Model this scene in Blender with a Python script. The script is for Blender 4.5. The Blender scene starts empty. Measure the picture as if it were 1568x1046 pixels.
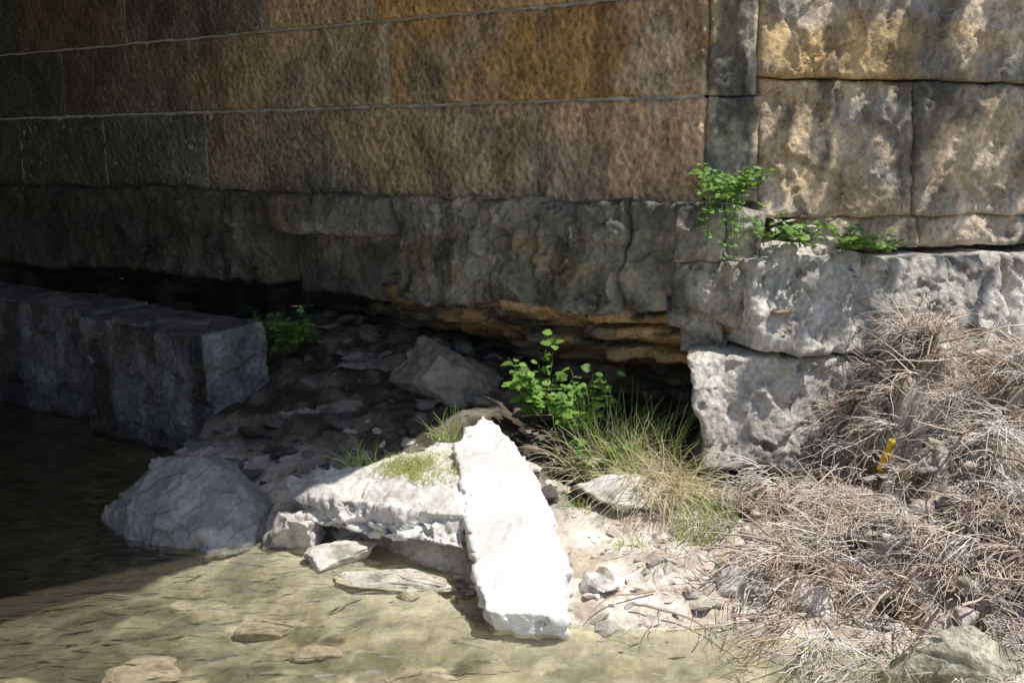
import bpy, bmesh, math, random
from mathutils import Vector, noise, Matrix
random.seed(7)
SC=bpy.context.scene
def N3(x,y,z): return noise.noise(Vector((x,y,z)))
def FR(x,y,z,o=4): return noise.fractal(Vector((x,y,z)),0.9,2.1,o)
def lerp(a,b,t): return a+(b-a)*t
def clamp(x,a=0.0,b=1.0): return max(a,min(b,x))
def sst(a,b,x):
    t=clamp((x-a)/(b-a)); return t*t*(3-2*t)
def mixc(a,b,t): return tuple(lerp(a[i],b[i],t) for i in range(3))
def mulc(a,k): return tuple(x*k for x in a)
def FAC(x,y,z,seed=0.0,tilt=.9,step=.5):
    """fractured-stone relief: every Voronoi cell is its own tilted facet"""
    p=Vector((x,y,z+seed)); c=noise.voronoi(p)[1][0]
    h=noise.cell_vector(c*7.13)
    q=p-c
    return (q.x*(h.x*2-1)+q.y*(h.y*2-1)+q.z*(h.z*2-1))*tilt+(h.y-.5)*step

# ---------------------------------------------------------------- materials
def stone_mat(name, fine=45.0, bump=0.5, dist=0.01, lo=0.62, hi=1.25, rough=0.9, pits=0.0, stretch=(1,1,1), spec=0.15, cav=0.0, rot=(0,0,0), vs=.9):
    m=bpy.data.materials.new(name); m.use_nodes=True
    nt=m.node_tree; n=nt.nodes; l=nt.links; n.clear()
    out=n.new('ShaderNodeOutputMaterial'); bs=n.new('ShaderNodeBsdfPrincipled')
    bs.inputs['Roughness'].default_value=rough
    bs.inputs['Specular IOR Level'].default_value=spec
    at=n.new('ShaderNodeAttribute'); at.attribute_name='Col'
    tc=n.new('ShaderNodeTexCoord'); mp=n.new('ShaderNodeMapping'); mp.inputs['Scale'].default_value=stretch; mp.inputs['Rotation'].default_value=rot
    l.new(tc.outputs['Object'],mp.inputs['Vector'])
    n1=n.new('ShaderNodeTexNoise'); n1.inputs['Scale'].default_value=fine; n1.inputs['Detail'].default_value=5; n1.inputs['Roughness'].default_value=0.75
    n2=n.new('ShaderNodeTexNoise'); n2.inputs['Scale'].default_value=fine*0.16; n2.inputs['Detail'].default_value=4
    l.new(mp.outputs[0],n1.inputs['Vector']); l.new(mp.outputs[0],n2.inputs['Vector'])
    ad=n.new('ShaderNodeMath'); ad.operation='ADD'; l.new(n1.outputs[0],ad.inputs[0]); l.new(n2.outputs[0],ad.inputs[1])
    mr=n.new('ShaderNodeMapRange'); mr.inputs['From Min'].default_value=0.75; mr.inputs['From Max'].default_value=1.25
    mr.inputs['To Min'].default_value=lo; mr.inputs['To Max'].default_value=hi
    l.new(ad.outputs[0],mr.inputs['Value'])
    fac=mr.outputs[0]; hgt=n1.outputs[0]
    if pits>0:
        vo=n.new('ShaderNodeTexVoronoi'); vo.inputs['Scale'].default_value=fine*vs
        ds=n.new('ShaderNodeVectorMath'); ds.operation='MULTIPLY_ADD'; l.new(n1.outputs[1],ds.inputs[0]); ds.inputs[1].default_value=(.03,.03,.03); l.new(mp.outputs[0],ds.inputs[2])
        l.new(ds.outputs[0],vo.inputs['Vector'])
        mm=n.new('ShaderNodeMath'); mm.operation='MULTIPLY_ADD'; l.new(vo.outputs['Distance'],mm.inputs[0]); mm.inputs[1].default_value=pits; l.new(hgt,mm.inputs[2])
        hgt=mm.outputs[0]
        if cav>0:
            cr=n.new('ShaderNodeMapRange'); cr.inputs['From Min'].default_value=.10; cr.inputs['From Max'].default_value=.55
            cr.inputs['To Min'].default_value=1-cav; cr.inputs['To Max'].default_value=1+cav*.5
            l.new(vo.outputs['Distance'],cr.inputs['Value'])
            ml=n.new('ShaderNodeMath'); ml.operation='MULTIPLY'; l.new(fac,ml.inputs[0]); l.new(cr.outputs[0],ml.inputs[1]); fac=ml.outputs[0]
    vm=n.new('ShaderNodeVectorMath'); vm.operation='SCALE'; l.new(at.outputs['Color'],vm.inputs[0]); l.new(fac,vm.inputs['Scale'])
    l.new(vm.outputs[0],bs.inputs['Base Color'])
    if bump>0:
        b=n.new('ShaderNodeBump'); b.inputs['Strength'].default_value=bump; b.inputs['Distance'].default_value=dist
        l.new(hgt,b.inputs['Height'])
        l.new(b.outputs[0],bs.inputs['Normal'])
    l.new(bs.outputs[0],out.inputs[0])
    return m
def leaf_mat(name, trans=0.35, rough=0.6):
    m=bpy.data.materials.new(name); m.use_nodes=True
    nt=m.node_tree; n=nt.nodes; l=nt.links; n.clear()
    out=n.new('ShaderNodeOutputMaterial'); bs=n.new('ShaderNodeBsdfPrincipled'); bs.inputs['Roughness'].default_value=rough
    bs.inputs['Specular IOR Level'].default_value=0.3
    at=n.new('ShaderNodeAttribute'); at.attribute_name='Col'
    l.new(at.outputs['Color'],bs.inputs['Base Color'])
    if trans>0:
        tr=n.new('ShaderNodeBsdfTranslucent'); mx=n.new('ShaderNodeMixShader'); mx.inputs[0].default_value=trans
        l.new(at.outputs['Color'],tr.inputs['Color'])
        l.new(bs.outputs[0],mx.inputs[1]); l.new(tr.outputs[0],mx.inputs[2]); l.new(mx.outputs[0],out.inputs[0])
    else: l.new(bs.outputs[0],out.inputs[0])
    return m
M_BARREL=stone_mat('tooled_sandstone',fine=40,bump=1.0,dist=0.024,lo=0.62,hi=1.38,pits=0.9,stretch=(1,1,0.85),cav=.32,rot=(0,.6,0),vs=.7)
M_ROUGH=stone_mat('weathered_sandstone',fine=34,bump=0.95,dist=0.022,lo=0.6,hi=1.35,pits=0.4,cav=.14)
M_MORTAR=stone_mat('mortar',fine=60,bump=0.4)
M_ROCK=stone_mat('pale_rock',fine=34,bump=0.7,dist=0.014,lo=0.72,hi=1.2,pits=.3,cav=.1)
M_SLAB=stone_mat('bleached_slab',fine=30,bump=0.6,dist=0.010,lo=0.82,hi=1.1)
M_CONC=stone_mat('old_concrete',fine=36,bump=1.0,dist=0.02,lo=0.5,hi=1.4,pits=0.5,cav=.25)
M_GROUND=stone_mat('gravelly_mud',fine=30,bump=0.8,dist=0.014,lo=0.7,hi=1.25,pits=0.5,cav=.12)
M_BED=stone_mat('silty_creek_bed',fine=36,bump=0.4,dist=0.01,lo=0.65,hi=1.25)
M_STRAW=leaf_mat('dry_straw',0.0,0.85)
M_LEAF=leaf_mat('green_leaf',0.4,0.5)

class MB:
    def __init__(s): s.v=[]; s.f=[]; s.c=[]
    def vert(s,p,c): s.v.append(tuple(p)); s.c.append((c[0],c[1],c[2],1.0)); return len(s.v)-1
    def build(s,name,mat,parent=None,smooth=True):
        n=len(s.v)
        cx=sum(v[0] for v in s.v)/n; cy=sum(v[1] for v in s.v)/n; cz=min(v[2] for v in s.v)
        me=bpy.data.meshes.new(name)
        me.from_pydata([(v[0]-cx,v[1]-cy,v[2]-cz) for v in s.v],[],s.f)
        a=me.color_attributes.new('Col','FLOAT_COLOR','POINT')
        a.data.foreach_set('color',[x for c in s.c for x in c])
        if smooth: me.polygons.foreach_set('use_smooth',[True]*len(me.polygons))
        me.materials.append(mat); me.update()
        o=bpy.data.objects.new(name,me); SC.collection.objects.link(o); o.location=(cx,cy,cz)
        if parent: o.parent=parent
        return o
def empty(name,loc=(0,0,0)):
    e=bpy.data.objects.new(name,None); SC.collection.objects.link(e); return e

def block(mb,O,D,s0,s1,zb,zt,prot,fn,col,r=0.012,rk=1.0,res=0.014,back=0.25,batter=0.0,zref=0.0,wob=0.0,skew=0.0):
    N=(D[1],-D[0])
    if not isinstance(zb,tuple): zb=(zb,zb)
    if not isinstance(zt,tuple): zt=(zt,zt)
    nu=max(2,int((s1-s0)/res)); nv=max(2,int((zt[0]-zb[0])/res))
    idx=[]
    for j in range(nv+1):
        row=[]
        for i in range(nu+1):
            a=i/nu; b=j/nv
            s=lerp(s0,s1,a); z=lerp(lerp(zb[0],zb[1],a),lerp(zt[0],zt[1],a),b)
            e=min((s-s0),(s1-s),b*(zt[0]-zb[0]),(1-b)*(zt[0]-zb[0]))
            if wob and e>0.004:
                e+=wob*(.9*N3(s*6,z*6,3.3)+.6*N3(s*17,z*17,5.3))
            rr=1-clamp(e/r)
            d=prot+fn(s,z)-r*rk*rr*rr-batter*(z-zref)
            ss=s; zz=z
            if wob:
                ss+=wob*(N3(s*3,z*5,1.7)+.4*N3(s*13,z*13,2.7)); zz+=wob*(N3(s*4,z*3,7.7)+.4*N3(s*14,z*12,8.7))
            row.append(mb.vert((O[0]+D[0]*ss+N[0]*d,O[1]+D[1]*ss+N[1]*d,zz),col(s,z)))
        idx.append(row)
    for j in range(nv):
        for i in range(nu):
            mb.f.append((idx[j][i],idx[j][i+1],idx[j+1][i+1],idx[j+1][i]))
    ring=[idx[0][i] for i in range(nu+1)]+[idx[j][nu] for j in range(1,nv+1)]+[idx[nv][i] for i in range(nu-1,-1,-1)]+[idx[j][0] for j in range(nv-1,0,-1)]
    br=[]
    for k in ring:
        v=mb.v[k]; c=mb.c[k]; br.append(mb.vert((v[0]-N[0]*back+D[0]*skew,v[1]-N[1]*back+D[1]*skew,v[2]),c))
    m=len(ring)
    for k in range(m):
        k2=(k+1)%m; mb.f.append((ring[k2],ring[k],br[k],br[k2]))

C=(0.9,5.0); B=(-0.8387,0.5446); NW=(-0.5446,-0.8387)
DB=(0.8387,-0.5446)
CP=(1.2,4.92); WD=(0.958,0.287)
bridge=empty('stone_arch_bridge'); wing=empty('stone_wing_wall')

ORANGE=(.56,.345,.145); TAN=(.57,.43,.27); PINK=(.63,.435,.285); GREY=(.33,.305,.25); DARK=(.05,.048,.038); GREYL=(.42,.385,.32)
def barrel_col(base,seed=0):
    k=random.Random(seed).uniform(.82,1.15)
    def f(t,z):
        s=-t
        c=mulc(base,k)
        n=FR(s*1.3,z*1.6,2.0,4)
        c=mixc(c,GREY,sst(0.0,0.6,n+0.1)*.65)
        n2=FR(s*2.2+5,z*0.7,9.0,4)
        c=mixc(c,PINK,sst(.1,.7,n2)*sst(2.5,0,s)*.8)
        c=mixc(c,(.66,.54,.42),sst(.05,.6,FR(s*2.6,z*2.6,77,5))*sst(2.8,0,s)*.8)
        c=mixc(c,(.13,.12,.10),sst(.15,.6,FR(s*4+3,z*3,seed*3.1,5))*.45)
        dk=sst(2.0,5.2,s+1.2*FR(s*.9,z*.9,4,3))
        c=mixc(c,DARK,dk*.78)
        c=mixc(c,DARK,sst(.3,.8,FR(s*3,z*.8,14,4))*.4)
        return c
    return f
def tool_fn(seed,k=1.0,diag=0.3):
    def f(t,z):
        u=t*22+z*22*diag; w=z*15
        return 0.010*k*N3(u,w,seed)+0.007*k*N3(t*40,z*34,seed+3)+0.005*N3(t*5,z*6,seed)+.001
    return f
mb=MB()
Z0,Z1,Z2,Z3=1.468,1.97,2.455,2.94
g=0.0075
rows=[(Z0,Z1,[-.045,.92,2.43,3.55,4.65,5.73,7.2,9.0],[PINK,TAN,mixc(TAN,GREY,.4),GREY,GREY,GREY,GREY],1.4),
      (Z1,Z2,[-.045,1.93,3.67,5.1,6.5,8.1],[ORANGE,TAN,mixc(GREY,TAN,.4),GREY,GREY],1.2),
      (Z2,Z3,[-.045,.75,2.0,2.9,4.32,5.6,7.1],[TAN,ORANGE,TAN,GREY,TAN,GREY],1.1)]
sd=1
for ri,(za,zb_,js,cols,k) in enumerate(rows):
    for i in range(len(js)-1):
        sd+=1
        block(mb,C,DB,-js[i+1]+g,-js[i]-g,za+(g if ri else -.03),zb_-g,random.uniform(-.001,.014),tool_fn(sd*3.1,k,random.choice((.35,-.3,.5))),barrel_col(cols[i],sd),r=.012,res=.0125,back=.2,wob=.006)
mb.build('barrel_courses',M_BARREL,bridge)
mb=MB()
def quad(mb,pts,c):
    k=[mb.vert(p,c) for p in pts]; mb.f.append(tuple(k))
def wp(s,z,d=0): return (C[0]+B[0]*s+NW[0]*d,C[1]+B[1]*s+NW[1]*d,z)
quad(mb,[wp(14,Z0,-.010),wp(-.03,Z0,-.010),wp(-.03,Z3,-.010),wp(14,Z3,-.010)],(.42,.40,.36))
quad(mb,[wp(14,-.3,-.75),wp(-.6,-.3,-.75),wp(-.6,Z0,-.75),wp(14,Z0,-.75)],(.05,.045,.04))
mb.build('mortar_bed',M_MORTAR,bridge,False)
mb=MB()
def rough_fn(seed,amp=.03,flute=.5,fs=6.5,vs=.7):
    def f(t,z):
        wx=.06*N3(t*6,z*6,seed)+.02*N3(t*25,z*25,seed); wz=.06*N3(t*6,z*6,seed+3)+.02*N3(t*25,z*25,seed+1)
        a=FR(t*2.0,z*2.2,seed,3)*amp*.35
        b=FAC((t+wx)*fs,(z+wz)*fs*vs,0,seed*1.7,1.1,.5)*amp*.9
        b2=FAC((t+wx)*fs*2.7,(z+wz)*fs*2.2,0,seed*2.7+5)*amp*.45
        b3=FAC((t+wx)*fs*6.5,(z+wz)*fs*5,0,seed*3.7+5)*amp*.18
        fl=N3(t*13+z*2.5,z*3.0,seed+5)*amp*flute*.4
        return a+b+b2+b3+fl+.004*N3(t*45,z*45,seed)
    return f
def plinth_col(t,z):
    s=-t
    c=mixc((.23,.225,.19),(.42,.39,.32),sst(-.2,.4,FR(s*2,z*3,6,4)))
    c=mixc(c,(.40,.28,.15),sst(.1,.5,FR(s*1.7,z*4,16,3))*.5)
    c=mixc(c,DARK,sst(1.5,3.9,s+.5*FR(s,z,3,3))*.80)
    c=mixc(c,DARK,sst(.05,.5,FR(s*6,z*2.2,26,5))*.6)
    return c
PB=[(-.12,.33,.92,1.465,.10,.04),(.33,1.83,(.84,.90),1.465,.12,.06),(2.86,4.09,.86,1.465,.11,.065),(4.09,4.97,.86,1.46,.14,.06),(4.97,6.4,.82,1.46,.12,.05),(6.4,8.4,.82,1.46,.11,.05)]
for i,(a,b_,z0,z1,pr,am) in enumerate(PB):
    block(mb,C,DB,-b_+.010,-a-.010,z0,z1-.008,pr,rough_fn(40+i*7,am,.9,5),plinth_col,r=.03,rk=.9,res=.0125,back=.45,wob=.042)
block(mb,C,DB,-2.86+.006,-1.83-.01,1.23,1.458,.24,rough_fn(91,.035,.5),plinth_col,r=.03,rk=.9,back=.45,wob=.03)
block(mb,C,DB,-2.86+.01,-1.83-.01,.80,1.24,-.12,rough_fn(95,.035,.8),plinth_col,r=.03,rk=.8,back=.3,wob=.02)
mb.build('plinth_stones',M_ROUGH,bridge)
mb=MB()
def strata_fn(t,z):
    s=-t
    zz=z+.04*FR(s*1.5,z*2,13,4)+.02*s
    lay=zz*19; k=math.floor(lay)
    st=N3(k*3.7+s*1.1,0.5,k*1.3)
    blk=noise.cell(Vector((s*3.5+k*.37+.5*N3(s*4,z*4,1),k*1.0,.2)))
    over=sst(.40,.9,z)*(.52 if s<1.9 else lerp(.52,.12,sst(1.9,2.4,s)))
    return .17*st+.08*blk+.05*FR(s*6,z*10,7,5)+over-.54
def strata_col(t,z):
    s=-t
    c=mixc((.09,.08,.065),(.27,.24,.19),sst(-.2,.4,FR(s*3,z*11,6,4)))
    o=sst(2.4,1.7,s)*sst(.42,.62,z+.1*N3(s*3,z*3,2))
    c=mixc(c,(.60,.40,.19),o*sst(-.35,.3,FR(s*2.5,z*9,36,4))*.85)
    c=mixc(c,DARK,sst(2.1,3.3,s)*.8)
    return c
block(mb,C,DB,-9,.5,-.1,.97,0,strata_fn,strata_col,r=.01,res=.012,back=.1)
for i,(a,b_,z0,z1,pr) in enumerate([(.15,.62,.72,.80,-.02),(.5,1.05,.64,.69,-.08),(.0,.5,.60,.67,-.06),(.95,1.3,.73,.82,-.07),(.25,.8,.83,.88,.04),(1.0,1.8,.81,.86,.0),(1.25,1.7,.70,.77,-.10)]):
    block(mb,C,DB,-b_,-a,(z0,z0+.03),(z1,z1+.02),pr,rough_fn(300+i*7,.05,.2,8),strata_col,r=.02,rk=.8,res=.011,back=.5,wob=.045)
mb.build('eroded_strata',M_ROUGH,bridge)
mb=MB()
RC=(.942,4.973); L=math.hypot(CP[0]-RC[0],CP[1]-RC[1]); RD=((CP[0]-RC[0])/L,(CP[1]-RC[1])/L)
def ring_col(t,z):
    c=mixc((.54,.44,.28),GREYL,sst(-.2,.4,FR(t*4,z*2,5,3)))
    return mixc(c,(.09,.095,.09),sst(-.05,.25,FR(t*4,z*2.5,15,5))*.75)
for i,(a,b_) in enumerate([(1.468,1.97),(1.97,2.455),(2.455,2.94),(2.94,3.5)]):
    block(mb,RC,RD,.0,L-.012-.03*(i%2),a+.003,b_-.003,.0,rough_fn(60+i,.024,.3),ring_col,r=.02,rk=.8,res=.011,back=.12,wob=.010)
def corner_col(t,z):
    c=mixc((.24,.23,.20),(.46,.43,.37),sst(-.2,.4,FR(t*3,z*3,5,4)))
    return mixc(c,(.07,.075,.07),sst(.0,.45,FR(t*4,z*3,45,4))*.75)
block(mb,RC,RD,-.13,.10,(1.20,1.18),(1.46,1.45),.15,rough_fn(72,.035,.5),corner_col,r=.03,rk=.9,res=.011,back=.4,wob=.03)
block(mb,RC,RD,.10,L+.02,(1.16,1.18),(1.45,1.43),.11,rough_fn(73,.035,.5),corner_col,r=.03,rk=.9,res=.011,back=.4,wob=.03)
block(mb,RC,RD,-.12,L+.04,(.98,.84),(1.20,1.17),.15,rough_fn(74,.045,.5),corner_col,r=.03,rk=.9,res=.011,back=.4,wob=.035)
block(mb,RC,RD,-.16,.12,(.86,.78),(1.0,.94),.09,rough_fn(75,.03,.5),corner_col,r=.03,rk=.9,res=.011,back=.4,wob=.02)
block(mb,RC,RD,-.10,.14,(.72,.70),(.87,.80),.02,rough_fn(76,.03,.5),corner_col,r=.03,rk=.9,res=.011,back=.4,wob=.02)
mb.build('arch_ring_stones',M_ROUGH,bridge)

mb=MB()
SPAN=9.0; RISE=.9
def hq(q): return Z3+RISE*math.sqrt(max(0,1-((SPAN/2-q)/(SPAN/2))**2))
qs=[SPAN/2*(1-math.cos(math.pi*i/48)) for i in range(49)]
def s0(q): return -.30-.62*sst(0,1.2,q)+.366*q  # unseen front edge bulged outward to shape the vault's cast shadow
def bp(s,q,z): return (C[0]+B[0]*s+NW[0]*q,C[1]+B[1]*s+NW[1]*q,z)
ns=60
prev=None
for q in qs:
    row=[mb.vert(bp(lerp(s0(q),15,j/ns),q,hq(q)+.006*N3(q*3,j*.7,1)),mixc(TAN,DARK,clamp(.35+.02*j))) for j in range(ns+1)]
    if prev:
        for j in range(ns): mb.f.append((prev[j],row[j],row[j+1],prev[j+1]))
    prev=row
TOP=5.6
for i in range(48):
    q,q2=qs[i],qs[i+1]
    quad(mb,[bp(s0(q),q,hq(q)),bp(s0(q2),q2,hq(q2)),bp(s0(q2),q2,TOP),bp(s0(q),q,TOP)],GREYL)
quad(mb,[bp(s0(0),0,TOP),bp(s0(2)-.1,2,TOP),bp(s0(SPAN+3),SPAN+3,TOP),bp(15,SPAN+3,TOP),bp(15,-3,TOP),bp(s0(-.3),-.3,TOP)],GREYL)
quad(mb,[bp(s0(SPAN),SPAN,-.5),bp(15,SPAN,-.5),bp(15,SPAN,Z3),bp(s0(SPAN),SPAN,Z3)],(.13,.12,.1))
quad(mb,[bp(s0(SPAN),SPAN,-.5),bp(s0(SPAN),SPAN,TOP),bp(s0(SPAN+3),SPAN+3,TOP),bp(s0(SPAN+3),SPAN+3,-.5)],GREYL)
quad(mb,[bp(9,0,-.5),bp(15,0,-.5),bp(15,0,Z3),bp(9,0,Z3)],(.1,.09,.08))
mb.build('arch_vault',M_BARREL,bridge,False)

def wing_col(dk,org):
    def f(t,z):
        c=mixc((.34,.32,.28),(.60,.51,.40),sst(-.3,.3,FR(t*2,z*2,5,4)))
        c=mixc(c,(.62,.44,.22),sst(-.35,.3,FR(t*1.6,z*2.5,55,3))*org)
        c=mixc(c,(.09,.095,.09),sst(.05,.4,FR(t*2.6,z*1.7,45,5))*dk)
        return c
    return f
def pale_col(t,z):
    c=mixc((.46,.435,.39),(.64,.60,.54),sst(-.4,.4,FR(t*2,z*2,5,4)))
    c=mixc(c,(.14,.135,.12),sst(.12,.5,FR(t*4,z*3,65,5))*.55)
    return c
mb=MB()
WB=.12
def wrow(z0,z1,js,pr,am,cf,bt,r=.025,seed=0,wob=.014,mbb=None,res=.013):
    for i in range(len(js)-1):
        block(mbb or mb,CP,WD,js[i]+.006,js[i+1]-.006,z0,z1,pr,rough_fn(seed+i*5,am,.3,6),cf,r=r,rk=.8,res=res,back=.4,batter=bt,zref=1.2,wob=wob)
wrow(1.385,2.055,[.015,.9,1.75],.03,.038,wing_col(.8,.5),WB,seed=110)
wrow(2.065,2.75,[.015,2.0],.06,.038,wing_col(.5,.95),WB,seed=150)
wrow(2.76,3.45,[.015,1.1,2.4],.06,.03,wing_col(.6,.9),WB,seed=170)
wrow(1.225,1.385,[.28,.95,1.8],.0,.035,wing_col(.8,.3),WB,r=.03,seed=190)
block(mb,CP,WD,-.02,.36,.95,(1.26,1.245),.15,rough_fn(210,.05,.2,7),pale_col,r=.03,rk=.9,back=.4,batter=.2,zref=1.2,wob=.03,res=.011)
block(mb,CP,WD,-.12,1.33,(.78,.68),(1.225,1.19),.15,rough_fn(215,.055,.1,5),pale_col,r=.03,rk=.9,back=.45,batter=.28,zref=1.2,wob=.03,res=.011)
block(mb,CP,WD,1.35,2.8,.66,1.19,.15,rough_fn(217,.045,.2),pale_col,r=.03,rk=.9,back=.45,batter=.28,zref=1.2,wob=.03)
block(mb,CP,WD,-.42,1.05,(.24,.12),(.76,.70),.18,rough_fn(225,.055,.1,5),pale_col,r=.03,rk=.9,back=.6,batter=.20,zref=.8,wob=.035,res=.011,skew=.32)
block(mb,CP,WD,1.07,2.8,.0,.66,.18,rough_fn(235,.04,.3),pale_col,r=.05,rk=.9,back=.6,batter=.24,zref=.8,wob=.03)
block(mb,CP,WD,-.28,2.8,-.2,(.25,.13),.0,rough_fn(245,.04,.3),pale_col,r=.05,rk=.9,back=.5,wob=.02,skew=.3)
mb.build('wing_wall_stones',M_ROUGH,wing)
mb=MB()
for (z0,z1,js) in [(1.385,2.055,[1.755,2.8,4.2]),(2.065,2.75,[2.01,3.1,4.4]),(2.76,3.45,[2.41,3.4,4.6]),(1.225,1.385,[1.81,2.9,4.2])]:
    wrow(z0,z1,js,.05,.04,wing_col(.6,.6),WB,seed=int(400+z0*10),mbb=mb,res=.03)
mb.build('outer_wall_stones',M_ROUGH,wing)
mb=MB()
def wq(t,z,d): return (CP[0]+WD[0]*t+WD[1]*d,CP[1]+WD[1]*t-WD[0]*d,z)
quad(mb,[wq(-.05,-.2,-.05),wq(9,-.2,-.05),wq(9,3.5,-.33),wq(-.05,3.5,-.33)],(.10,.095,.085))
quad(mb,[wq(-.05,3.45,-.08),wq(9,3.45,-.08),wq(9,3.45,-1.2),wq(-.05,3.45,-1.2)],(.3,.28,.25))
quad(mb,[wq(2.8,-.2,.12),wq(9,-.2,.12),wq(9,3.4,-.1),wq(2.8,3.4,-.1)],(.3,.28,.24))
mb.build('wing_wall_core',M_ROUGH,wing,False)

# ---------------------------------------------------------------- terrain
EDGE=[(-60,44),(-3.6,7.0),(-2.05,5.85),(-1.75,5.2),(-1.7,4.5),(-.98,4.10),(-.5,3.84),(-.1,3.47),(.5,3.42),(1.35,3.2),(1.75,3.0),(4,1.7),(60,-34)]
def ye(x):
    for i in range(len(EDGE)-1):
        if x<=EDGE[i+1][0]:
            a,b=EDGE[i],EDGE[i+1]; return lerp(a[1],b[1],clamp((x-a[0])/(b[0]-a[0])))
    return EDGE[-1][1]
def HT(x,y):
    dy=y-ye(x)+.12*FR(x*2.2,y*2.2,1,3)
    q=(x-C[0])*NW[0]+(y-C[1])*NW[1]
    if dy>0:
        sl=lerp(.255,.075,sst(-.7,.7,x))
        h=min(dy,2.4)*sl*sst(0,.15,dy)+.012*sst(0,.1,dy)
        h+=.035*FR(x*4,y*4,5,5)*sst(0,.4,dy)+.02*FAC(x*8,y*8,0,3)*sst(0.05,.4,dy)
        if -1.05<x<-.1 and dy<.6: h-=.075*sst(.6,.3,dy)*sst(0,.1,dy)*sst(-1.05,-.95,x)
        w=(x-CP[0])*(-WD[1])+(y-CP[1])*WD[0]
        m=min(-q,w)
        if m>.6: h=lerp(h,5.3,sst(.6,1.0,m)) if m<1.0 else 5.3
        if m>.6 and w<1.6: h=min(h,3.3+max(0,(w-1))*1.5)
        return h
    h=-min(.11,.28*-dy)+.05*FR(x*2.2,y*3.0,15,4)*sst(0,.5,-dy)+.012*FAC(x*9,y*11,0,9)*sst(0,.2,-dy)
    h=min(h,-.008)
    if q>8.0: h=lerp(h,1.4,sst(8,11,q))
    return h
def axis(lo,hi,st,far):
    a=[lo+st*i for i in range(int((hi-lo)/st)+1)]
    d=st; x=a[-1]; up=[]
    while x<far: d*=1.35; x+=d; up.append(x)
    d=st; x=lo; dn=[]
    while x>-far: d*=1.35; x-=d; dn.append(x)
    return dn[::-1]+a+up
xs=axis(-4.0,3.0,.020,70); ys=axis(2.4,6.8,.020,70)
def ground_col(x,y,h):
    dy=y-ye(x)
    if h<.006:
        w1=.22*FR(x*1.6,y*1.6,81,3)
        st=FR((x+w1)*3.2,(y+w1)*5.5,8,4)
        c=mixc((.29,.265,.165),(.56,.52,.38),sst(-.4,.4,st))
        cs=noise.cell(noise.voronoi(Vector((x*9,y*12,0)))[1][0]*5.3)
        c=mulc(c,lerp(.76,1.18,cs))
        rg=1-abs(N3((x+w1)*4.5,(y-w1)*8,31))*5
        c=mixc(c,(.74,.70,.58),clamp(rg)*.4)  # pale ridge lines: caustic light painted into the bed colour
        c=mixc(c,(.20,.185,.11),sst(.05,.6,FR(x*2+w1*4,y*4,28,4))*.65)
        c=mixc(c,(.70,.66,.57),sst(.35,.0,-dy)*.5)
        d=sst(-.5,-2.3,x+.7*(y-3.9)) if y>3.2 else 0  # darkens the bed toward the left: shade painted into its colour
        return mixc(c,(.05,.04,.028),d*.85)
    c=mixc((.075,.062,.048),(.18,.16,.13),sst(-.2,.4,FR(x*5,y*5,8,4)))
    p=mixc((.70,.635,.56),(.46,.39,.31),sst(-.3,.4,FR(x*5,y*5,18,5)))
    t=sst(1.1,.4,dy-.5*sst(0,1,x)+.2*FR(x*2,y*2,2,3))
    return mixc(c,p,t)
mb=MB(); idx=[]; under=[]
for y in ys:
    row=[]
    for x in xs:
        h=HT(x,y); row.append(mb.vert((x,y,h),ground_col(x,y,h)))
    idx.append(row)
for j in range(len(ys)-1):
    for i in range(len(xs)-1):
        q=(idx[j][i],idx[j][i+1],idx[j+1][i+1],idx[j+1][i]); mb.f.append(q)
        under.append(1 if mb.v[q[0]][2]<0 and mb.v[q[2]][2]<0 else 0)
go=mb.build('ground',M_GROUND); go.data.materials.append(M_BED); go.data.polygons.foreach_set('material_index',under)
m=bpy.data.materials.new('shallow_creek_water'); m.use_nodes=True
nt=m.node_tree; n=nt.nodes; l=nt.links; n.clear()
out=n.new('ShaderNodeOutputMaterial'); tr=n.new('ShaderNodeBsdfTransparent'); tr.inputs[0].default_value=(.95,.955,.89,1)
gl=n.new('ShaderNodeBsdfGlossy'); gl.inputs['Roughness'].default_value=.05
df=n.new('ShaderNodeBsdfDiffuse'); df.inputs[0].default_value=(.37,.35,.25,1)
fr=n.new('ShaderNodeFresnel'); fr.inputs[0].default_value=1.33
tc=n.new('ShaderNodeTexCoord'); mp=n.new('ShaderNodeMapping'); mp.inputs['Scale'].default_value=(3,6,3); mp.inputs['Rotation'].default_value=(0,0,.35)
n1=n.new('ShaderNodeTexNoise'); n1.inputs['Scale'].default_value=2.2; n1.inputs['Detail'].default_value=2; n1.inputs['Distortion'].default_value=.6
b=n.new('ShaderNodeBump'); b.inputs['Strength'].default_value=.8; b.inputs['Distance'].default_value=.05
m0=n.new('ShaderNodeMixShader'); m0.inputs[0].default_value=.09
mx=n.new('ShaderNodeMixShader')
l.new(tc.outputs['Object'],mp.inputs[0]); l.new(mp.outputs[0],n1.inputs['Vector']); l.new(n1.outputs[0],b.inputs['Height'])
l.new(b.outputs[0],gl.inputs['Normal']); l.new(b.outputs[0],df.inputs['Normal']); l.new(b.outputs[0],fr.inputs['Normal']); l.new(fr.outputs[0],mx.inputs[0])
l.new(tr.outputs[0],m0.inputs[1]); l.new(df.outputs[0],m0.inputs[2])
l.new(m0.outputs[0],mx.inputs[1]); l.new(gl.outputs[0],mx.inputs[2]); l.new(mx.outputs[0],out.inputs[0])
mb=MB(); quad(mb,[(-60,-60,0),(60,-60,0),(60,60,0),(-60,60,0)],(1,1,1)); mb.build('creek_water',m,None,False)

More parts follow.
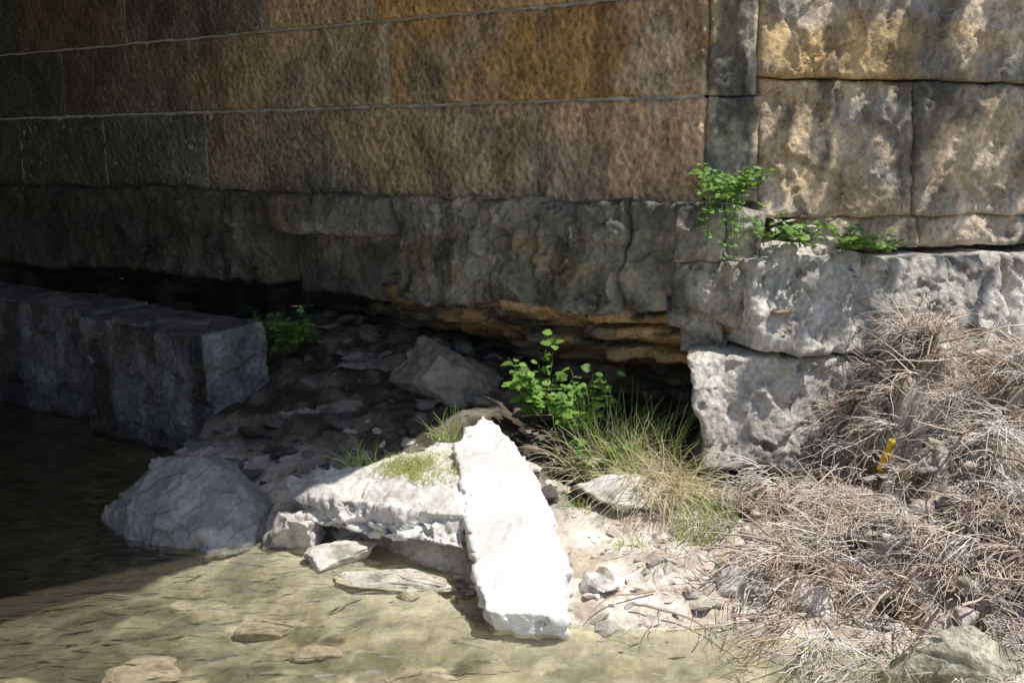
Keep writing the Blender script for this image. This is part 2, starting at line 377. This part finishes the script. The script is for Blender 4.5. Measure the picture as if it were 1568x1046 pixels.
# ---------------------------------------------------------------- rocks
def ico(sub):
    bm=bmesh.new(); bmesh.ops.create_icosphere(bm,subdivisions=sub,radius=1)
    v=[tuple(x.co) for x in bm.verts]; f=[tuple(q.index for q in p.verts) for p in bm.faces]; bm.free(); return v,f
ICO={k:ico(k) for k in (2,3,4,5)}
def faceted(mb,c,size,seed,col,sub=3,rz=None,tilt=(0,0),amp=.05,planes=13,cut=(.35,.75)):
    rnd=random.Random(seed); v,f=ICO[sub]; base=len(mb.v)
    pl=[]
    for _ in range(planes):
        d=Vector((rnd.gauss(0,1),rnd.gauss(0,1),rnd.gauss(0,.8))).normalized(); pl.append((d,rnd.uniform(*cut)))
    R=Matrix.Rotation(rnd.uniform(0,6.3) if rz is None else rz,3,'Z')@Matrix.Rotation(tilt[0],3,'X')@Matrix.Rotation(tilt[1],3,'Y')
    for p in v:
        p=Vector(p)
        for d,k in pl:
            e=p.dot(d)-k
            if e>0: p=p-d*e
        nn=FR(p.x*2+seed,p.y*2,p.z*2,5)
        fa=FAC(p.x*2.5,p.y*2.5,p.z*2.5,seed) if sub>=5 else 0
        p=p*(1.25+amp*nn+amp*fa+amp*.5*N3(p.x*9,p.y*9,p.z*9+seed))
        p=R@Vector((p.x*size[0],p.y*size[1],p.z*size[2]))
        cc=mixc(col,(col[0]*.5,col[1]*.5,col[2]*.48),sst(.1,.6,FR(p.x*12+seed,p.y*12,p.z*12,3)))
        mb.vert((c[0]+p.x,c[1]+p.y,c[2]+p.z),cc)
    for q in f: mb.f.append(tuple(base+k for k in q))
def hull_rock(name,pts,col,col2,mat=M_ROCK,vox=.012,amp=.02,fr=5,seed=0,parent=None,fac=1.0,flat=.5,sm=2,hollow=1.0,front_shade=0):
    bm=bmesh.new()
    for p in pts: bm.verts.new(p)
    r=bmesh.ops.convex_hull(bm,input=bm.verts)
    bmesh.ops.delete(bm,geom=[g for g in r['geom_interior'] if isinstance(g,bmesh.types.BMVert)],context='VERTS')
    me=bpy.data.meshes.new('tmp'); bm.to_mesh(me); bm.free()
    o=bpy.data.objects.new('tmp',me); SC.collection.objects.link(o)
    md=o.modifiers.new('r','REMESH'); md.mode='VOXEL'; md.voxel_size=vox
    s_=o.modifiers.new('s','SMOOTH'); s_.iterations=sm; s_.factor=.5
    dg=bpy.context.evaluated_depsgraph_get(); dg.update()
    ev=o.evaluated_get(dg); m2=bpy.data.meshes.new_from_object(ev)
    mb=MB()
    for v in m2.vertices:
        p=v.co; nn=v.normal
        w=Vector((N3(p.x*5,p.y*5,p.z*5),N3(p.x*5+7,p.y*5,p.z*5),N3(p.x*5,p.y*5+7,p.z*5)))*.05
        q=p+w
        d=amp*.7*FR(p.x*fr+seed,p.y*fr,p.z*fr,5)+fac*amp*FAC(q.x*fr*1.5,q.y*fr*1.5,q.z*fr*2,seed)+fac*amp*.35*FAC(q.x*fr*5,q.y*fr*5,q.z*fr*5,seed+3)
        d-=hollow*amp*1.3*max(0,N3(p.x*fr*1.5+9,p.y*fr*1.5,p.z*fr*3+seed)-.2)*(1.8 if abs(nn.z)<.6 else .4)
        d*=(1.0 if abs(nn.z)<.7 else flat)
        t=sst(-.1,.5,FR(p.x*4,p.y*4,p.z*4+seed,5))
        cc=mixc(col,col2,t)
        if front_shade and nn.x*NW[0]+nn.y*NW[1]>.6: cc=mixc(cc,(.045,.045,.04),front_shade*sst(-.6,.3,FR(p.x*3,p.y*3,p.z*1.5,4)))  # paints shade into the colour of front-facing sides, mottled by noise
        mb.vert(p+nn*d,cc)
    mb.f=[tuple(q.vertices) for q in m2.polygons]
    bpy.data.objects.remove(o); 
    return mb.build(name,mat,parent)
def shift(ps,dx,dy,dz): return [(p[0]+dx,p[1]+dy,p[2]+dz) for p in ps]
PALE=(.73,.71,.67)
topA=[(-.10,3.36,.085),(.19,3.33,.085),(.21,3.62,.16),(.17,4.0,.22),(.14,4.15,.24),(.063,4.43,.33),(-.06,4.7,.41),(-.14,4.76,.43),(-.21,4.66,.41),(-.27,4.51,.37),(-.165,3.9,.22)]
hull_rock('stone_slab',topA+shift(topA,0.02,.03,-.11),(.79,.78,.76),(.66,.64,.61),mat=M_SLAB,vox=.010,amp=.024,seed=3,flat=.5)
topB=[(-.95,4.42,.24),(-.65,4.52,.29),(-.28,4.66,.34),(-.20,3.94,.24),(-.5,4.06,.23),(-.95,4.28,.21)]
botB=[(-.20,3.84,.13),(-.5,3.99,.11),(-.94,4.24,.09),(-.3,4.6,.12),(-.9,4.45,.08),(-.17,3.92,.16),(-.25,4.15,.07),(-.5,4.25,.04)]
hull_rock('stone_slab',topB+botB,PALE,(.50,.48,.45),vox=.010,amp=.06,fr=4.5,seed=11,flat=.4)
hull_rock('boulder',[(-1.98,4.57,-.02),(-1.71,4.25,-.03),(-1.31,4.10,-.03),(-1.12,4.2,-.03),(-1.66,4.53,.31),(-1.45,4.5,.32),(-1.31,4.45,.27),(-1.16,4.35,.15),(-1.75,4.3,.13),(-1.05,4.5,.0),(-1.9,4.9,0),(-1.4,4.8,.2),(-1.35,4.15,.09)],(.30,.30,.29),(.42,.41,.39),vox=.011,amp=.028,seed=21)
def cb(name,s_a,s_b,off,h,th,seed):
    P0=(-1.67,5.44); W=(.5446,.8387)
    P=lambda s,w,z:(P0[0]+B[0]*s+W[0]*w,P0[1]+B[1]*s+W[1]*w,z)
    pts=[P(s_a,off,-.15),P(s_b,off,-.15),P(s_a+.02,off-.04,h),P(s_b,off-.02,h),P(s_a-.02,off+th*.9,-.15),P(s_b,off+th,-.15),P(s_a+.0,off+th*.8,h+.02),P(s_b,off+th,h+.01),P(s_a-.05,off+th*.6,h*.65)]
    hull_rock(name,pts,(.17,.17,.172),(.27,.27,.268),mat=M_CONC,vox=.012,amp=.032,fr=3.5,seed=seed,fac=.6,sm=1,front_shade=.85,hollow=1.5)
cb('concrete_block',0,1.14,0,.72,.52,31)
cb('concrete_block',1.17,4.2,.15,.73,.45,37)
def onerock(name,c,size,seed,col,mat=M_ROCK,sub=5,**k):
    mb=MB(); faceted(mb,c,size,seed,col,sub=sub,**k); return mb.build(name,mat)
onerock('rock',(-.98,4.22,.05),(.17,.12,.13),5,(.62,.59,.54),amp=.2)
onerock('boulder',(-.34,5.45,.42),(.36,.26,.24),14,(.30,.28,.24),rz=.2,tilt=(.3,.1),amp=.14)
onerock('rock',(-1.12,5.35,.20),(.22,.2,.16),18,(.28,.26,.23),rz=.4,amp=.14)
onerock('rock',(-.85,5.9,.40),(.22,.15,.12),19,(.24,.23,.20),rz=.1,amp=.14)
onerock('flat_rock',(.47,4.42,.17),(.27,.17,.085),23,(.68,.65,.60),rz=-.1,tilt=(-.12,.05),amp=.14)
onerock('flat_rock',(-.76,4.02,.02),(.20,.11,.035),24,(.64,.61,.55),amp=.12,rz=.3)
onerock('flat_rock',(-.50,3.84,.0),(.30,.12,.035),25,(.62,.58,.50),amp=.1,rz=-.2)
onerock('rock',(.31,3.66,.05),(.10,.08,.08),26,(.70,.67,.63),amp=.15)
onerock('rock',(.86,3.68,.06),(.16,.10,.09),27,(.68,.65,.61),amp=.15)
onerock('mossy_rock',(1.53,3.10,.02),(.30,.14,.10),28,(.54,.52,.40),M_CONC,amp=.15,rz=-.15)
mb=MB(); rnd=random.Random(5)
for i in range(420):
    x=rnd.uniform(-1.75,1.0); y=rnd.uniform(4.3,6.6)
    q=(x-C[0])*NW[0]+(y-C[1])*NW[1]
    if y<ye(x)+.1 or q<-.35: continue
    if x<-1.3 and y>5.3 : continue
    s=.010+.085*rnd.random()**4+(.05*rnd.random() if q<.35 else 0)
    g_=rnd.uniform(.08,.26)
    faceted(mb,(x,y,HT(x,y)+s*.1),(s*rnd.uniform(.9,1.9),s,s*rnd.uniform(.25,.6)),i,(g_,g_*.93,g_*.83),sub=3 if s>.04 else 2,amp=.06,tilt=(rnd.gauss(0,.25),rnd.gauss(0,.25)))
for i in range(800):
    x=rnd.uniform(-.9,1.6); y=ye(x)+rnd.uniform(-.03,1.2)
    s=.005+.045*rnd.random()**6
    g_=rnd.uniform(.40,.68)
    faceted(mb,(x,y,HT(x,y)+s*.1),(s*rnd.uniform(.9,1.9),s,s*rnd.uniform(.3,.6)),i+900,(g_,g_*.92,g_*.82),sub=2,amp=.06,tilt=(rnd.gauss(0,.25),rnd.gauss(0,.25)))
mb.build('rubble',M_ROCK,None,False)
mb=MB()
for (x,y,s) in [(-.94,3.57,.07),(-.7,3.37,.055),(-1.3,3.3,.10),(-.25,3.2,.11),(.62,3.13,.10)]:
    g_=rnd.uniform(.42,.55)
    faceted(mb,(x,y,HT(x,y)+.006),(s*1.4,s*.8,.03),int(x*100)+2500,(g_,g_*.86,g_*.68),sub=4,amp=.12,cut=(.6,.95),rz=.2)
mb.build('creek_bed_stones',M_ROCK)

# ---------------------------------------------------------------- strands
def strand(mb,p,d,L,r,curl,grav,segs,c,rnd,taper=.3,floor=None):
    p=Vector(p); d=Vector(d).normalized(); st=L/segs; prev=None
    c2=tuple(x*.8 for x in c)
    for i in range(segs+1):
        rr=r*lerp(1,taper,i/segs)
        a=d.cross(Vector((.13,.27,.95))); 
        if a.length<.05: a=d.cross(Vector((1,0,0)))
        a.normalize(); b=d.cross(a)
        ring=[mb.vert(p+a*rr*math.cos(t)+b*rr*math.sin(t),c if k else c2) for k,t in enumerate((0,2.094,4.189))]
        if prev:
            for k in range(3): mb.f.append((prev[k],prev[(k+1)%3],ring[(k+1)%3],ring[k]))
        prev=ring
        p=p+d*st
        d=(d+Vector((rnd.gauss(0,curl),rnd.gauss(0,curl),rnd.gauss(0,curl)-grav))).normalized()
        if floor:
            h=floor(p.x,p.y)
            if p.z<h: p.z=h+.004; d.z=abs(d.z)*.2
def MH(x,y):
    g=HT(x,y)
    def ga(cx,cy,sx,sy,h): return h*math.exp(-((x-cx)/sx)**2-((y-cy)/sy)**2)
    h=ga(1.88,4.70,.23,.30,.74)+ga(2.3,4.30,.42,.42,.50)+ga(1.75,3.90,.40,.35,.26)+ga(1.25,3.65,.34,.22,.14)+ga(1.15,4.3,.18,.2,.13)+ga(2.5,3.8,.7,.6,.32)+ga(1.7,3.42,.3,.14,.09)
    return g+h*(1+.6*FR(x*3.5,y*3.5,2,3))
def mcover(x,y): return MH(x,y)-HT(x,y)
ty=4.4
while ty>3.3 and 1.7-.309*ty<MH(.382*ty,ty)+.09: ty-=.01
tx=.382*ty; tz=1.7-.309*ty
def near_tube(x,y): return abs(x-tx)<.17 and -.60<y-ty<.04
rnd=random.Random(11)
mb=MB(); idx={}
X=[.7+.016*i for i in range(155)]; Y=[2.95+.016*i for i in range(150)]
for j,y in enumerate(Y):
    for i,x in enumerate(X):
        cvr=mcover(x,y); z=MH(x,y)-.05-.06*(1-sst(.0,.08,cvr))+(.06*FR(x*9,y*9,5,5)+.05*FAC(x*7,y*7,0,8))*sst(0,.1,cvr)
        cc=mixc((.20,.15,.11),(.68,.60,.53),sst(-.3,.4,FR(x*9,y*9,8,4)))
        idx[i,j]=mb.vert((x,y,z),cc)
for j in range(len(Y)-1):
    for i in range(len(X)-1): mb.f.append((idx[i,j],idx[i+1,j],idx[i+1,j+1],idx[i,j+1]))
pile=empty('flood_debris_pile')
mb.build('silt_core',M_GROUND,pile)
mb=MB(); n_=0
while n_<640:
    x=rnd.uniform(.75,2.6); y=rnd.uniform(3.05,5.0)
    cv=mcover(x,y)
    if rnd.random()>sst(.0,.18,cv)*.85+.10: continue
    if N3(x*4,y*4,21)<-.28 and rnd.random()<.8: continue
    n_+=1
    e=.05
    gx=(MH(x+e,y)-MH(x-e,y))/(2*e); gy=(MH(x,y+e)-MH(x,y-e))/(2*e)
    an=math.atan2(-gy-.35,-gx-.30)+1.6*N3(x*3.5,y*3.5,44)+rnd.gauss(0,.85)
    dn=Vector((math.cos(an),math.sin(an),0))
    z=MH(x,y)+rnd.uniform(-.03,.06)
    L=rnd.uniform(.05,.30); tone=rnd.uniform(.6,1.2)
    base=mixc((.86,.78,.71),(.58,.44,.33),rnd.random()**1.8)
    sp=rnd.uniform(.08,.6); cu=rnd.uniform(.05,.30)
    nt_=near_tube(x,y)
    if nt_: L*=.35; z=MH(x,y)-.03
    for k in range(rnd.randint(8,28)):
        o=Vector((rnd.gauss(0,.028),rnd.gauss(0,.028),rnd.gauss(0,.012)))
        dd=dn+Vector((rnd.gauss(0,sp),rnd.gauss(0,sp),rnd.uniform(-.3,.6)*(.2 if nt_ else 1)))
        t=tone*rnd.uniform(.75,1.2)
        strand(mb,Vector((x,y,z))+o,dd,L*rnd.uniform(.4,1.2),rnd.uniform(.0013,.0038)*(1.6 if rnd.random()<.06 else 1),cu,.12,6,tuple(min(.88,b_*t) for b_ in base),rnd,floor=lambda a,b_:MH(a,b_)-.04)
for k in range(1300):
    x=rnd.uniform(.35,2.6); y=ye(x)+rnd.uniform(-.12,1.0); 
    if rnd.random()>sst(.3,1.1,x): continue
    z=max(.0,MH(x,y))+.01; a=rnd.uniform(0,6.3)
    t=rnd.uniform(.6,1.15); strand(mb,(x,y,z),(math.cos(a),math.sin(a),rnd.uniform(0,.25)),rnd.uniform(.04,.18),rnd.uniform(.0015,.0035),.18,.06,6,(.74*t,.65*t,.56*t),rnd,floor=lambda a,b_:max(0,MH(a,b_)-.01))
mb.build('dry_straw_mats',M_STRAW,pile)
mb=MB()
for k in range(330):
    x=rnd.uniform(.9,2.5); y=rnd.uniform(3.15,4.9)
    if mcover(x,y)<.015 or near_tube(x,y): continue
    a=rnd.uniform(0,6.3); t=rnd.uniform(.4,1.3)
    strand(mb,(x,y,MH(x,y)+rnd.uniform(.0,.08)),(math.cos(a),math.sin(a),rnd.uniform(-.4,.8)),rnd.uniform(.08,.42),rnd.uniform(.003,.009),.13,.02,9,(.62*t,.51*t,.41*t),rnd,floor=lambda a,b_:max(0,MH(a,b_)-.02))
for (p,a,L) in [((.45,3.5,.05),-.35,.5),((.8,3.42,.04),.1,.4),((.55,3.62,.05),3.6,.35),((.9,3.55,.06),-.2,.5),((.25,4.6,.3),1.9,.35),((.05,4.9,.4),.5,.35)]:
    strand(mb,p,(math.cos(a),math.sin(a),.05),L,.006,.09,.03,10,(.42,.32,.25),rnd,floor=lambda a,b_:max(0,HT(a,b_)))
mb.build('twigs',M_STRAW,pile)
mb=MB()
for i in range(160):
    x=rnd.uniform(.9,2.6); y=rnd.uniform(3.2,4.6)
    if mcover(x,y)<.02: continue
    s=.012+.045*rnd.random()**2; g_=rnd.uniform(.3,.72)
    faceted(mb,(x,y,MH(x,y)+rnd.uniform(-.03,.02)),(s*rnd.uniform(1,1.8),s,s*.6),i+4000,(g_,g_*.88,g_*.78),sub=3,amp=.35)
mb.build('clods',M_GROUND,pile)

# ---------------------------------------------------------------- plants
def leaf(mb,p,d,up,s,w,c):
    d=Vector(d).normalized(); a=d.cross(Vector(up)); 
    if a.length<.1: a=d.cross(Vector((1,0,0)))
    a.normalize(); u=a.cross(d)
    p=Vector(p)
    mid=[p,p+d*s*.35-u*s*.03,p+d*s*.7-u*s*.06,p+d*s-u*s*.16]
    c2=tuple(x*1.25 for x in c)
    m=[mb.vert(q,c2) for q in mid]
    lft=[mb.vert(mid[1]+a*w*s*.5+u*s*.07,c),mb.vert(mid[2]+a*w*s*.40+u*s*.05,c)]
    rgt=[mb.vert(mid[1]-a*w*s*.5+u*s*.07,c),mb.vert(mid[2]-a*w*s*.40+u*s*.05,c)]
    mb.f+= [(m[0],lft[0],m[1]),(m[1],lft[0],lft[1],m[2]),(m[2],lft[1],m[3]),(m[0],m[1],rgt[0]),(m[1],m[2],rgt[1],rgt[0]),(m[2],m[3],rgt[1])]
def plant(name,base,stems,L,ls,col,seed,spread=.6,lean=(0,0),nl=9,grav=.04,w=.8,flower=0):
    rnd=random.Random(seed); mb=MB()
    for i in range(stems):
        a=rnd.uniform(0,6.3); d=Vector((math.cos(a)*spread+lean[0],math.sin(a)*spread+lean[1],1)).normalized()
        p=Vector(base)+Vector((rnd.gauss(0,.02),rnd.gauss(0,.02),0)); LL=L*rnd.uniform(.5,1.1)
        seg=8; dd=d.copy(); pp=p.copy()
        pts=[]
        for k in range(seg+1):
            pts.append((pp.copy(),dd.copy())); pp=pp+dd*LL/seg; dd=(dd+Vector((rnd.gauss(0,.06),rnd.gauss(0,.06),-grav*(k+1)*.5))).normalized()
        prev=None
        for q,e in pts:
            s_=[mb.vert(q+Vector((.0018*math.cos(t),.0018*math.sin(t),0)),(.12,.17,.05)) for t in (0,2.1,4.2)]
            if prev:
                for k in range(3): mb.f.append((prev[k],prev[(k+1)%3],s_[(k+1)%3],s_[k]))
            prev=s_
        for k in range(nl):
            t=rnd.uniform(.25,1); q,e=pts[min(seg,int(t*seg+.5))]
            b=rnd.uniform(0,6.3); t2=rnd.uniform(.6,1.4)
            ld=Vector((math.cos(b),math.sin(b),rnd.uniform(-.25,.5)))
            if flower and rnd.random()<flower and t>.7: cc=(.6,.62,.5)
            else: cc=tuple(x*t2 for x in col)
            leaf(mb,q+ld*.008,ld,(rnd.gauss(0,.3),rnd.gauss(-.4,.3),1),ls*rnd.uniform(.6,1.2),w,cc)
    return mb.build(name,M_LEAF,None,False)
G2=(.18,.31,.07)
plant('wall_plant',(1.03,4.80,1.47),24,.24,.036,G2,1,spread=.8,lean=(-.1,-.3),nl=15,grav=.05)
plant('wall_plant',(.96,4.78,1.45),14,.55,.030,G2,2,spread=.3,lean=(-.05,-.7),nl=20,grav=.5)
plant('ledge_plant',(1.38,4.76,1.26),14,.18,.042,G2,3,spread=.9,lean=(0,-.3),nl=9,flower=.4)
plant('ledge_plant',(1.60,4.82,1.24),17,.17,.036,G2,4,spread=1.0,lean=(.1,-.3),nl=11)
plant('ledge_plant',(1.75,4.86,1.22),13,.16,.034,G2,5,spread=1.0,lean=(.1,-.3),nl=11)
plant('ledge_plant',(1.22,4.74,1.27),6,.20,.034,G2,15,spread=.5,lean=(-.1,-.3),nl=9)
plant('nettle_plant',(-1.35,5.95,.52),18,.30,.05,(.14,.27,.07),6,spread=.7,nl=15)
plant('green_weed',(.12,4.97,.38),15,.42,.055,(.17,.30,.06),7,spread=.5,lean=(-.05,-.1),nl=11,w=.95)
plant('green_weed',(.32,4.85,.28),15,.42,.055,(.17,.30,.06),8,spread=.5,lean=(.1,-.1),nl=11,w=.95)
plant('green_weed',(.42,4.6,.2),6,.20,.05,G2,9,spread=.7,nl=8)
def grass(name,cs,n,L,seed,colA,colB,spr,lean=(0,0),grav=.12,w=.0025):
    rnd=random.Random(seed); mb=MB()
    for i in range(n):
        cx,cy,cz=rnd.choice(cs)
        x=cx+rnd.gauss(0,spr); y=cy+rnd.gauss(0,spr*.7); z=cz if cz is not None else HT(x,y)
        d=Vector((rnd.gauss(lean[0],.45),rnd.gauss(lean[1],.45),1))
        t=rnd.random(); c=mixc(colA,colB,t)
        strand(mb,(x,y,z),d,L*rnd.uniform(.4,1.2),w*rnd.uniform(.6,1.3),.07,grav,7,c,rnd,taper=.15)
    return mb.build(name,M_STRAW,None,False)
GG=(.24,.40,.08); GY=(.50,.52,.18); ST=(.80,.71,.52)
grass('grass_clump',[(.42,4.72,None),(.56,4.68,None),(.68,4.6,None),(.62,4.48,None),(.75,4.45,None)],1300,.34,1,ST,(.64,.58,.34),.07,(.05,-.35),.24,.003)
grass('grass_clump',[(.42,4.80,None),(.6,4.8,None),(.72,4.65,None),(.5,4.6,None)],350,.42,2,GG,GY,.07,(.05,-.1),.07,.003)
grass('grass_clump',[(.85,4.25,None),(.8,4.1,None),(.95,4.35,None)],200,.16,3,GG,GY,.07,(0,0),.08)
grass('grass_clump',[(-.42,4.45,.29),(-.35,4.3,.27),(-.5,4.4,.27)],800,.10,4,(.36,.44,.12),(.6,.6,.25),.07,(0,-.1),.25,.0018)
grass('grass_clump',[(-.7,4.5,.25),(-.32,4.72,.32)],80,.16,5,GG,GY,.03,(0,0),.1)
grass('grass_clump',[(.3,4.35,None),(.1,3.75,None),(.5,4.0,None),(-.25,4.0,.03)],90,.09,6,GG,GY,.05,(0,0),.1)
def tube():
    prof=[(0,0),(.010,0),(.0125,.003),(.0125,.075),(.0105,.08),(.0085,.083),(.0085,.09),(.0115,.0905),(.0115,.118),(.0095,.122),(0,.123)]
    mbb=MB(); n=20; rings=[]
    for k,(r,z) in enumerate(prof):
        rings.append([mbb.vert((r*math.cos(6.283*i/n),r*math.sin(6.283*i/n),z),(.85,.50,.02) if z<.09 else (.8,.58,.05)) for i in range(n)])
    for k in range(len(rings)-1):
        for i in range(n): mbb.f.append((rings[k][i],rings[k][(i+1)%n],rings[k+1][(i+1)%n],rings[k+1][i]))
    m=bpy.data.materials.new('yellow_plastic'); m.use_nodes=True
    bs=m.node_tree.nodes['Principled BSDF']; at=m.node_tree.nodes.new('ShaderNodeAttribute'); at.attribute_name='Col'
    m.node_tree.links.new(at.outputs['Color'],bs.inputs['Base Color']); bs.inputs['Roughness'].default_value=.35
    o=mbb.build('yellow_plastic_tube',m)
    o.rotation_euler=(math.radians(8),math.radians(14),0); o.location=(tx,ty,tz-.06); o.scale=(1.5,1.5,1.25)
tube()

def tree():
    rnd=random.Random(3); e=empty('tree'); mb=MB()
    def limb(a,b,r0,r1,seg=10,wob=.08):
        a=Vector(a); b=Vector(b); prev=None; pts=[]
        for i in range(seg+1):
            t=i/seg; p=a.lerp(b,t)+Vector((N3(t*3,a.x,b.y),N3(t*3+5,a.y,b.x),.5*N3(t*3+9,a.x,b.z)))*wob*(4*t*(1-t))*3
            pts.append(p); r=lerp(r0,r1,t); d=(b-a).normalized(); u=d.cross(Vector((.3,.9,.2))).normalized(); w=d.cross(u)
            ring=[mb.vert(p+u*r*math.cos(6.283*k/8)+w*r*math.sin(6.283*k/8),(.14,.11,.08)) for k in range(8)]
            if prev:
                for k in range(8): mb.f.append((prev[k],prev[(k+1)%8],ring[(k+1)%8],ring[k]))
            prev=ring
        return pts
    limb((6.2,8.2,3.0),(6.0,7.6,6.6),.28,.18)
    forks=[((6.0,7.6,6.0),(3.05,4.58,4.3),18),((6.0,7.6,5.8),(2.5,4.66,4.35),20),((6.05,7.7,5.7),(3.6,4.55,4.4),16),((6.0,7.6,6.2),(3.3,4.3,4.8),8),((6.0,7.6,6.6),(7.5,6.2,8),14),((6,7.6,6.6),(5.2,6.5,8.6),14),((6,7.6,6.6),(7.2,9.2,8.6),14)]
    tips=[]
    for a,b,nn in forks:
        pts=limb(a,b,.08,.008)
        for k in range(nn):
            q=pts[rnd.randint(8,10) if k%4 else rnd.randint(6,9)]; t=q+Vector((rnd.gauss(0,.36),rnd.gauss(0,.14),rnd.gauss(0,.28)))
            limb(q,t,.007,.002,5,.03); tips.append(t)
    mb.build('trunk_and_limbs',M_ROUGH,e)
    mb=MB()
    def lv(p,s):
        d=Vector((rnd.gauss(0,1),rnd.gauss(0,1),rnd.gauss(-.3,.6))); t=rnd.uniform(.6,1.3)
        leaf(mb,p,d,(rnd.gauss(0,.4),rnd.gauss(0,.4),1),s,.75,(.07*t,.12*t,.03*t))
    for t in tips:
        for c in range(2):
            q=t+Vector((rnd.gauss(0,.12),rnd.gauss(0,.08),rnd.gauss(0,.10)))
            for k in range(7): lv(q+Vector((rnd.gauss(0,.03),rnd.gauss(0,.03),rnd.gauss(0,.03))),rnd.uniform(.07,.12))
    mb.build('leaves',M_LEAF,e,False)
tree()

el=math.radians(64); S=Vector((math.cos(el)*.94,-math.cos(el)*.34,math.sin(el))).normalized()
sl=bpy.data.lights.new('sun','SUN'); sl.energy=5; sl.angle=math.radians(.5); sl.color=(1,.95,.88)
so=bpy.data.objects.new('sun',sl); SC.collection.objects.link(so); so.rotation_euler=S.to_track_quat('Z','Y').to_euler(); so.location=(5,-2,10)
w=bpy.data.worlds.new('World'); SC.world=w; w.use_nodes=True
nt=w.node_tree; bg=nt.nodes['Background']; sk=nt.nodes.new('ShaderNodeTexSky'); sk.sky_type='NISHITA'; sk.sun_disc=False
sk.sun_elevation=el; sk.sun_rotation=math.atan2(S.x,S.y); nt.links.new(sk.outputs[0],bg.inputs[0]); bg.inputs[1].default_value=.13
cd=bpy.data.cameras.new('camera'); cam=bpy.data.objects.new('camera',cd); SC.collection.objects.link(cam)
cam.location=(0,0,1.7); cam.rotation_euler=(math.radians(90-10.6),0,0); cd.lens=35.33; cd.sensor_width=36; cd.clip_end=300
SC.camera=cam
SC.view_settings.view_transform='Standard'; SC.view_settings.look='None'; SC.view_settings.exposure=0
